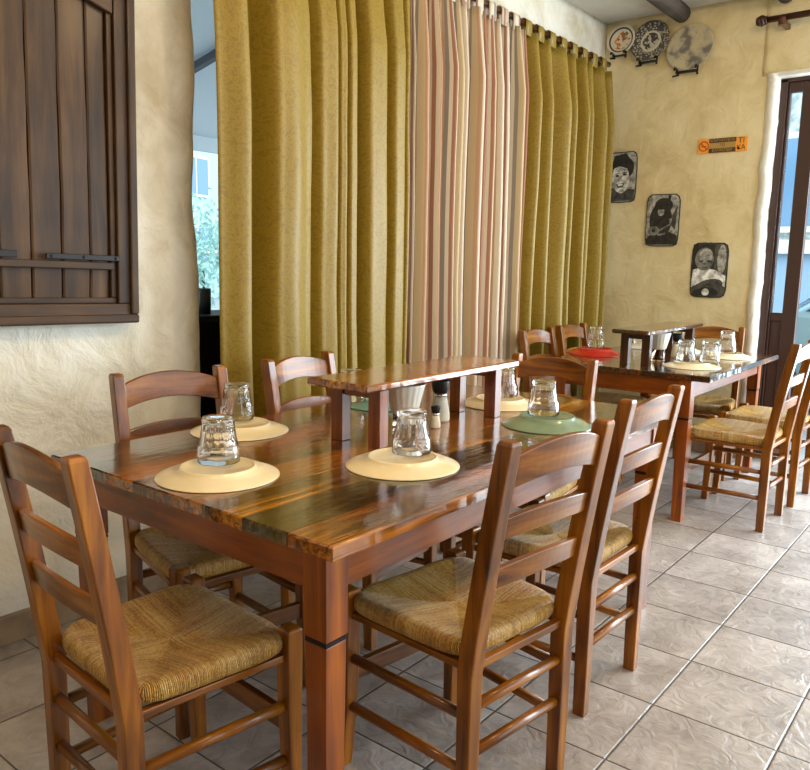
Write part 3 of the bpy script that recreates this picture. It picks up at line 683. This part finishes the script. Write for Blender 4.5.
chair((4.085, 0.80), -1, 'dark-looking rush-seat chair on the aisle side of the far table, nearer of two', G2)
chair((4.62, 0.78), -1, 'lighter rush-seat chair on the aisle side, cut by the photo edge near the street door', G2)
chair((4.05, 2.235), 180, 'ladder-back chair before the farthest yellow curtain, left one of the pair', G2, 0.968)
chair((4.55, 2.26), 180, 'ladder-back chair before the farthest yellow curtain, right one of the pair', G2, 0.968)
chair((5.19, 1.56), 96, 'ladder-back chair at the far end of the far table against the ochre wall', G2, 0.968)

# ------------------------------------------------------------------ tables
def make_table(name, x0, x1, y0, y1, H, top, wz, wx, wy, label, ov=(0.03, 0.045), leg=0.062):
    cx, cy = (x0 + x1) / 2, (y0 + y1) / 2; t = tag(empty(name, (cx, cy, 0)), label, 'table'); hx, hy = (x1 - x0) / 2, (y1 - y0) / 2
    # top with a slightly ragged sawn edge
    bm = bmesh.new(); n = 90; per = []
    for k in range(n): per.append((-hx + 2 * hx * k / n, -hy))
    for k in range(50): per.append((hx, -hy + 2 * hy * k / 50))
    for k in range(n): per.append((hx - 2 * hx * k / n, hy))
    for k in range(50): per.append((-hx, hy - 2 * hy * k / 50))
    def jit(x, y, a): return (x + a * noise.noise((x * 23, y * 23, 1)), y + a * noise.noise((x * 23, y * 23, 5)))
    rings = []
    for (dz, ins, a) in ((0, 0.004, .0012), (-0.003, 0.0, .0015), (-0.018, 0.0, .002), (-0.027, 0.0, .0015), (-0.030, 0.004, 0)):
        rings.append([bm.verts.new((*jit(x * (1 - ins / hx), y * (1 - ins / hy), a), H + dz)) for x, y in per])
    for a, b in zip(rings, rings[1:]):
        for i in range(len(per)): bm.faces.new((a[i], a[(i + 1) % len(per)], b[(i + 1) % len(per)], b[i]))
    bm.faces.new(rings[0]); bm.faces.new(rings[-1][::-1])
    bm_obj('tabletop', bm, top, t)
    ox, oy = ov; lx, ly = hx - ox - leg / 2, hy - oy - leg / 2; zt = H - 0.030
    for sx in (-1, 1):
        for sy in (-1, 1):
            bm = bmesh.new(); h = leg / 2; zs = [0, 0.515, 0.52, 0.522, 0.532, 0.534, 0.54, zt]; hs = [h * .80, h * .93, h * .93, h * .88, h * .88, h, h, h]
            sweep(bm, [(0, 0, z) for z in zs], [rect_z(a, a) for a in hs]); lg = bm_obj('leg', bm, wz, t, bevel=0.003, loc=(sx * lx, sy * ly, 0))
            bm = bmesh.new(); sweep(bm, [(0, 0, 0.5225), (0, 0, 0.5315)], [rect_z(h * .95, h * .95)] * 2); bm_obj('leg_band', bm, IRON, lg)
    for sy in (-1, 1): bx('apron', (-lx + leg / 2, sy * ly - 0.012 + sy * (leg / 2 - 0.018), zt - 0.088), (lx - leg / 2, sy * ly + 0.012 + sy * (leg / 2 - 0.018), zt), wx, t, 0.002)
    for sx in (-1, 1): bx('apron', (sx * lx - 0.012 + sx * (leg / 2 - 0.018), -ly + leg / 2, zt - 0.088), (sx * lx + 0.012 + sx * (leg / 2 - 0.018), ly - leg / 2, zt), wy, t, 0.002)
    return t
make_table('dining_table', 0.975, 2.76, 0.938, 1.966, 0.75, TOP1, TZ, TX, TY, 'long varnished reclaimed-plank dining table in the foreground')
make_table('dining_table', 3.772, 5.08, 1.135, 2.05, 0.75, TOP2, TZ, TX, TY, 'darker plank dining table at the back near the street door', ov=(0.01, 0.09))

def make_shelf(name, cx, cy, L, W, ztop, m, ml, mlx, label):
    t = tag(empty(name, (cx, cy, 0.75)), label, 'shelf'); h = ztop - 0.75
    bm = bmesh.new(); n = 40; per = [(-L / 2 + L * k / n, -W / 2) for k in range(n)] + [(L / 2, -W / 2 + W * k / 8) for k in range(8)] + [(L / 2 - L * k / n, W / 2) for k in range(n)] + [(-L / 2, W / 2 - W * k / 8) for k in range(8)]
    rings = []
    for dz, ins in ((0, 0.005), (-0.004, 0), (-0.018, 0), (-0.022, 0.004)):
        rings.append([bm.verts.new((x * (1 - ins / L * 2) + 0.001 * noise.noise((x * 30, y * 30, dz * 20)), y * (1 - ins / W * 2) + 0.001 * noise.noise((x * 30, y * 30, 4 + dz * 20)), h + dz)) for x, y in per])
    for a, b in zip(rings, rings[1:]):
        for i in range(len(per)): bm.faces.new((a[i], a[(i + 1) % len(per)], b[(i + 1) % len(per)], b[i]))
    bm.faces.new(rings[0]); bm.faces.new(rings[-1][::-1]); bm_obj('shelf_board', bm, m, t)
    for sx in (-1, 1):
        for sy in (-1, 1):
            x, y = sx * (L / 2 - 0.095), sy * (W / 2 - 0.042); bx('shelf_leg', (x - 0.019, y - 0.022, 0), (x + 0.019, y + 0.022, h - 0.022), ml, t, 0.002)
        bx('cross_bar', (sx * (L / 2 - 0.095) - 0.012, -W / 2 + 0.064, h - 0.052), (sx * (L / 2 - 0.095) + 0.012, W / 2 - 0.064, h - 0.022), mlx, t, 0.002)
    return t
make_shelf('table_shelf', 1.925, 1.458, 0.79, 0.228, 0.94, SHELF1, TZ, TY, 'low wooden shelf with four legs standing on the near table')
make_shelf('table_shelf', 4.29, 1.585, 0.85, 0.20, 0.94, TOP2, DZ, DY, 'low dark wooden shelf standing on the far table')

# ------------------------------------------------------------------ tableware
def plate_bm(r, h=0.026, seg=48):
    bm = bmesh.new(); k = r
    lathe(bm, [(0, h - 0.008), (k * .55, h - 0.007), (k * .575, h - 0.001), (k * .595, h + 0.001), (k * .615, h - 0.002), (k * .64, h - 0.009), (k * .8, h * .55), (k * .93, h * .2), (k * .99, 0.003), (k, 0.001), (k * .985, 0.0), (k * .9, 0.003), (k * .6, h - 0.014), (0, h - 0.014)], seg)
    return bm
def glass_bm(r=0.052, h=0.111, seg=96):
    bm = bmesh.new()
    def mod(t, rr, z):
        k = min(1, max(0, (z - 0.040) / 0.01)) * min(1, max(0, (h - 0.006 - z) / 0.008)); return rr * (1 - 0.055 * k * abs(math.sin(6 * t)))
    outer = [(r * .985, 0), (r, 0.002), (r * .985, 0.02), (r * .965, 0.038), (r * .93, 0.042), (r * .90, 0.046), (r * .83, 0.065), (r * .78, 0.085), (r * .745, h - 0.006), (r * .71, h), (r * .3, h), (0, h - 0.001)]
    inner = [(0, h - 0.014), (r * .58, h - 0.014), (r * .66, h - 0.019), (r * .72, 0.07), (r * .80, 0.044), (r * .90, 0.034), (r * .94, 0.018), (r * .955, 0.001), (r * .985, 0)]
    n1 = len(outer)
    rings = []
    for idx, (rr, z) in enumerate(outer + inner[:-1]):
        if rr < 1e-6: rings.append([bm.verts.new((0, 0, z))]); continue
        rings.append([bm.verts.new(((mod(2 * PI * i / seg, rr, z) if idx < n1 else rr) * math.cos(2 * PI * i / seg), (mod(2 * PI * i / seg, rr, z) if idx < n1 else rr) * math.sin(2 * PI * i / seg), z)) for i in range(seg)])
    rings.append(rings[0])
    for a, b in zip(rings, rings[1:]):
        if len(a) == 1 and len(b) == 1: continue
        for i in range(seg):
            j = (i + 1) % seg
            if len(a) == 1: bm.faces.new((a[0], b[j], b[i]))
            elif len(b) == 1: bm.faces.new((a[i], a[j], b[0]))
            else: bm.faces.new((a[i], a[j], b[j], b[i]))
    return bm
pl_me = {}
def plate(x, y, m, label, group, r=0.148, h=0.026):
    key = (m.name, r)
    if key not in pl_me:
        o = bm_obj('dinner_plate', plate_bm(r, h), m, smooth=True); pl_me[key] = o.data
    else: o = bpy.data.objects.new('dinner_plate', pl_me[key]); COL.objects.link(o)
    o.location = (x, y, 0.7505); o.rotation_euler = (0, 0, random.uniform(0, 6)); return tag(o, label, 'plate', group)
gl0 = [None]
def glass(x, y, z, label, group, s=(1, 1, 1)):
    if gl0[0] is None: o = bm_obj('drinking_glass', glass_bm(), GLASS, smooth=True); gl0[0] = o.data
    else: o = bpy.data.objects.new('drinking_glass', gl0[0]); COL.objects.link(o)
    o.location = (x, y, z); o.scale = s; o.rotation_euler = (0, 0, random.uniform(0, 6)); return tag(o, label, 'glass', group)
PG, GG = 'upturned plates on the near table', 'upturned glasses on the near table'
ZP = 0.7505 + 0.0265
for x, y, m, nm, gx, gy in [(1.139, 1.478, CREAM, 'at the near end of the near table, front left', 1.165, 1.508), (1.497, 1.832, CREAM, 'at the near table, before the chair by the plaster wall', 1.53, 1.885), (1.515, 1.208, CREAM, 'in front of the shelf on the near table', 1.56, 1.215), (2.445, 1.49, CREAM, 'beyond the shelf at the far end of the near table', 2.49, 1.50)]:
    plate(x, y, m, 'cream upturned plate ' + nm, PG); glass(gx, gy, ZP, 'glass on the cream plate ' + nm, GG)
plate(2.225, 1.175, GREEN, 'sage green upturned plate near the far right corner of the near table', PG, 0.146, 0.034); glass(2.235, 1.195, 0.785, 'clear upturned glass on the sage green plate', GG)
plate(2.13, 1.80, TEAL, 'teal upturned plate seen beneath the near table shelf', PG, 0.135); glass(2.03, 1.86, ZP - 0.003, 'clear upturned glass on the teal plate behind the shelf', GG)

def napkin_holder(x, y, label):
    t = tag(empty('napkin_holder', (x, y, 0.7505)), label, 'napkin holder', 'napkin holders under the table shelves')
    bm = bmesh.new(); lathe(bm, [(0, 0), (0.036, 0), (0.037, 0.004), (0.036, 0.07), (0.033, 0.07), (0.033, 0.008), (0, 0.008)], 32); bm_obj('glass_base', bm, glassm('amber_glass', srgb(236, 210, 176)), t, smooth=True)
    bm = bmesh.new(); lathe(bm, [(0.036, 0.066), (0.040, 0.072), (0.060, 0.152), (0.061, 0.158), (0.058, 0.157), (0.036, 0.074), (0.0, 0.074)], 72, mod=lambda th, r, z: r * (1 + 0.02 * math.sin(18 * th + z * 70))); bm_obj('pleated_bowl', bm, WHITEC, t, smooth=True)
    bm = bmesh.new(); lathe(bm, [(0, 0.076), (0.036, 0.078), (0.054, 0.146), (0, 0.150)], 20); bm_obj('napkins', bm, PAPER, t)
    return t
h1 = napkin_holder(1.80, 1.43, 'white pleated napkin holder on a glass base under the near table shelf')
h2 = copy_tree(h1); h2.location = (4.22, 1.56, 0.7505); h2['label'] = 'white pleated napkin holder under the far table shelf'
def shaker(x, y, label, big=True):
    t = tag(empty('salt_shaker', (x, y, 0.7505)), label, 'shaker', 'shakers beside the table shelves'); k = 1.0 if big else 0.5
    bm = bmesh.new(); lathe(bm, [(0, 0), (0.031 * k, 0), (0.033 * k, 0.006 * k), (0.032 * k, 0.03 * k), (0.026 * k, 0.06 * k), (0.022 * k, 0.082 * k), (0, 0.082 * k)], 32); bm_obj('salt', bm, SALT, t, smooth=True)
    bm = bmesh.new(); lathe(bm, [(0.0235 * k, 0.082 * k), (0.0245 * k, 0.084 * k), (0.0235 * k, 0.096 * k), (0, 0.096 * k)], 32); bm_obj('collar', bm, STEEL, t, smooth=True)
    bm = bmesh.new(); lathe(bm, [(0.0245 * k, 0.096 * k), (0.026 * k, 0.10 * k), (0.032 * k, 0.132 * k), (0.031 * k, 0.138 * k), (0, 0.139 * k)], 32); bm_obj('cap', bm, BLACK, t, smooth=True)
    return t
s1 = shaker(2.045, 1.476, 'salt mill with black cap standing beneath the near table shelf')
s2 = shaker(1.945, 1.42, 'tiny black-capped shaker behind the glass, near table', False)
s3 = copy_tree(s1); s3.location = (4.46, 1.54, 0.7505); s3['label'] = 'salt mill with black cap beside the far table shelf'
PG2, GG2 = 'upturned plates on the far table', 'upturned glasses on the far table'
plate(4.27, 1.96, RED, 'bright red plate on the far table', PG2, 0.165, 0.034); glass(4.33, 1.985, 0.786, 'clear upturned glass standing on the red plate', GG2, (1, 1, 1.12))
plate(4.10, 1.335, CREAM, 'cream upturned plate at the near corner of the far table', PG2); glass(4.115, 1.375, ZP, 'left of two glasses sharing the plate at the near corner of the far table', GG2)
glass(4.155, 1.262, ZP, 'right of two glasses sharing the plate at the near corner of the far table', GG2)
plate(4.70, 1.33, CREAM, 'cream upturned plate at the far right corner of the far table', PG2); glass(4.69, 1.33, ZP, 'tall clear glass on the plate at the far right corner of the far table', GG2, (1, 1, 1.15))
plate(4.78, 1.62, WHITEC, 'pale plate behind the far table shelf on the right', PG2, 0.13); glass(4.80, 1.60, ZP - 0.003, 'clear glass on the pale plate right of the far table shelf', GG2, (1, 1, 1.12))
plate(4.86, 1.90, WHITEC, 'pale plate seen through the legs of the far table shelf', PG2, 0.14); glass(4.88, 1.93, ZP - 0.003, 'clear glass seen through the far table shelf', GG2)

# glass tumbler on the sill in the window slit
bm = bmesh.new(); lathe(bm, [(0, 0), (0.03, 0), (0.034, 0.11), (0.031, 0.11), (0.028, 0.008), (0, 0.008)], 32)
tag(bm_obj('dark_tumbler', bm, plain('smoked_glass', srgb(52, 58, 62), 0.15), smooth=True, loc=(2.10, 2.80, 1.031)), 'dark tumbler on the black sill in the window slit', 'glass')

# ------------------------------------------------------------------ outside the window
GRND = plain('pavement', srgb(150, 152, 152), 0.9); struct(bx('ground', (-20, -25, -0.4), (40, 40, -0.15), GRND))
aw = tag(empty('patio_awning', (3, 4.6, 3.05)), 'pale grey awning roof outside the window slit', 'awning')
CANV = plain('awning_canvas', srgb(222, 228, 230), 0.8)
bm = bmesh.new(); sweep(bm, [(-2, 0, 0), (4, 0, 0)], [[(0, -1.5, 0.42), (0, 2.6, -0.45), (0, 2.6, -0.47), (0, -1.5, 0.40)]] * 2); bm_obj('canvas', bm, CANV, aw)
for x in (-0.6, 1.2, 3.0):
    bm = bmesh.new(); sweep(bm, [(x, -1.5, 0.34), (x, 2.6, -0.53)], [[(-.03, 0, -.03), (.03, 0, -.03), (.03, 0, .03), (-.03, 0, .03)]] * 2); bm_obj('rafter', bm, plain('rafter_grey', srgb(70, 72, 76), 0.5), aw)
bm = bmesh.new(); box(bm, (-2, 2.55, -0.62), (4, 2.65, -0.48)); bm_obj('valance', bm, CANV, aw)
for i, (x, y, s, lab) in enumerate([(9.0, 12, 1.5, 'haze-paled green bush outside, seen through the window slit'), (12.3, 15.5, 2.1, 'farther haze-paled green bush outside the window slit')]):
    t = tag(empty('garden_bush', (x, y, -0.15)), lab, 'bush', 'bushes outside'); r_ = random.Random(i); bm = bmesh.new()
    for k in range(1400):
        th, ph = r_.uniform(0, 2 * PI), math.acos(r_.uniform(-0.2, 1)); q = s * r_.uniform(0.55, 1) * (1 + 0.25 * math.sin(3 * th))
        c = Vector((math.cos(th) * math.sin(ph), math.sin(th) * math.sin(ph), math.cos(ph) * 1.1)) * q * 0.8 + Vector((0, 0, s * 0.55)); e = Euler((r_.uniform(0, 6), r_.uniform(0, 6), 0)).to_matrix()
        bm.faces.new([bm.verts.new(c + e @ Vector(p)) for p in ((-.07, 0, 0), (0, -.03, 0), (.07, 0, 0), (0, .03, 0))])
    bm_obj('foliage', bm, plain('leaf_hazed_green', srgb(150, 186, 176), 0.7), t)  # leaf colour lightened towards cyan, the outdoor haze is painted into it
    bm = bmesh.new(); tube(bm, (0, 0, 0), (0, 0, s * 0.8), 0.06, 8, 0.03); bm_obj('stem', bm, BEAM, t)
# street side
def building(name, loc, rz, L, H, wallm, label, rows):
    t = tag(empty(name, loc, rz), label, 'building'); bm = bmesh.new(); box(bm, (0, -L / 2, 0), (2.5, L / 2, H)); bm_obj('facade', bm, wallm, t)
    for z0, z1 in rows:
        k = -L / 2 + 0.6
        while k < L / 2 - 1.6:
            fr = bx('window_frame', (-0.06, k, z0), (0.02, k + 1.5, z1), WHITEC, t); bx('window_glass', (-0.03, -0.68, -(z1 - z0) / 2 + 0.08), (-0.045, -0.03, (z1 - z0) / 2 - 0.08), plain('facade_glass', srgb(110, 146, 176), 0.15), fr); bx('window_glass', (-0.03, 0.03, -(z1 - z0) / 2 + 0.08), (-0.045, 0.68, (z1 - z0) / 2 - 0.08), plain('facade_glass', srgb(110, 146, 176), 0.15), fr)
            k += 2.2
    bx('ledge', (-0.15, -L / 2, 1.62), (0.02, L / 2, 1.80), WHITEC, t); return t
st = N('facade_stone'); st.base(st.ramp(st.noise(st.obj(), 9, 4), [(0.42, srgb(150, 160, 158)), (0.58, srgb(196, 204, 200))])); st.set(Roughness=0.85)
low = plain('facade_blue', srgb(160, 186, 210), 0.8)
bld = building('street_building', (11.5, 2.0, -0.15), 0, 14, 7, st.m, 'grey stone building across the street with blue glazed windows', [(1.9, 3.2), (4.6, 6.0)])
bx('blue_dado', (-0.03, -7, 0), (0.0, 7, 1.62), low, bld)
far = building('street_building', (13, 22, -0.15), PI / 2 + 0.3, 16, 6, plain('pale_render', srgb(186, 214, 216), 0.9), 'pale building far behind the bushes outside the window slit', [(1.2, 2.6), (3.6, 5.0)])
# parked car: body, cabin, windows, wheels
car = tag(empty('parked_car', (8.6, 0.55, -0.15), PI / 2), 'pale blue-grey car parked on the street outside the door', 'car')
def car_profile(): return [(-2.05, .35), (-2.1, .62), (-2.0, .86), (-1.75, .95), (-1.35, .99), (-0.85, 1.38), (-0.2, 1.46), (0.55, 1.42), (1.15, 1.02), (1.8, .92), (2.08, .78), (2.12, .5), (2.05, .32)]
PAINT = plain('car_paint', srgb(126, 156, 172), 0.2, 0.3, Coat_Weight=1.0); CG = plain('car_glass', srgb(34, 48, 58), 0.08)
bm = bmesh.new(); prof = car_profile(); prev = None; W = 0.85
for s, k in ((-1, .94), (-.9, 1), (.9, 1), (1, .94)):
    cur = []
    for x, z in prof:
        tum = max(0, (z - 0.95) / 0.5); cur.append(bm.verts.new((x * (1 if k == 1 else .985), s * W * (1 - 0.22 * tum), 0.32 + (z - 0.32) * (1 if k == 1 else 0.985))))
    if prev:
        for i in range(len(prof)): bm.faces.new((prev[i], prev[(i + 1) % len(prof)], cur[(i + 1) % len(prof)], cur[i]))
    else: bm.faces.new(cur[::-1])
    prev = cur
bm.faces.new(prev); bm_obj('body', bm, PAINT, car, smooth=False, bevel=0.03)
for s in (-1, 1):
    for pts in ([(-1.15, 1.02), (-0.82, 1.32), (-0.22, 1.40), (-0.22, 1.02)], [(-0.15, 1.02), (-0.15, 1.40), (0.50, 1.36), (1.0, 1.04)]):
        bm = bmesh.new(); a = [bm.verts.new((x, s * (W * (1 - 0.22 * (z - 0.95) / 0.5) + 0.004), z)) for x, z in pts]; b = [bm.verts.new((v.co.x, v.co.y - s * 0.02, v.co.z)) for v in a]
        bm.faces.new(a); bm.faces.new(b[::-1])
        for i in range(4): bm.faces.new((a[i], a[(i + 1) % 4], b[(i + 1) % 4], b[i]))
        bm_obj('side_window', bm, CG, car)
    for x in (-1.3, 1.3):
        bm = bmesh.new(); tube(bm, (x, s * 0.66, 0.32), (x, s * 0.88, 0.32), 0.32, 28); wh = bm_obj('wheel', bm, BLACK, car, smooth=False, bevel=0.02)
        bm = bmesh.new(); tube(bm, (x, s * 0.87, 0.32), (x, s * 0.89, 0.32), 0.19, 20); bm_obj('hub_cap', bm, STEEL, wh)
bm = bmesh.new(); vs = [(-1.3, -.66, 1.035), (-1.3, .66, 1.035), (-0.88, .60, 1.375), (-0.88, -.60, 1.375)]; bm.faces.new([bm.verts.new((x - .02, y, z + .015)) for x, y, z in vs]); bm_obj('rear_window', bm, CG, car)
bm = bmesh.new(); vs = [(1.12, -.68, 1.05), (1.12, .68, 1.05), (0.60, .60, 1.40), (0.60, -.60, 1.40)]; bm.faces.new([bm.verts.new((x + .02, y, z + .015)) for x, y, z in vs]); bm_obj('windscreen', bm, CG, car)
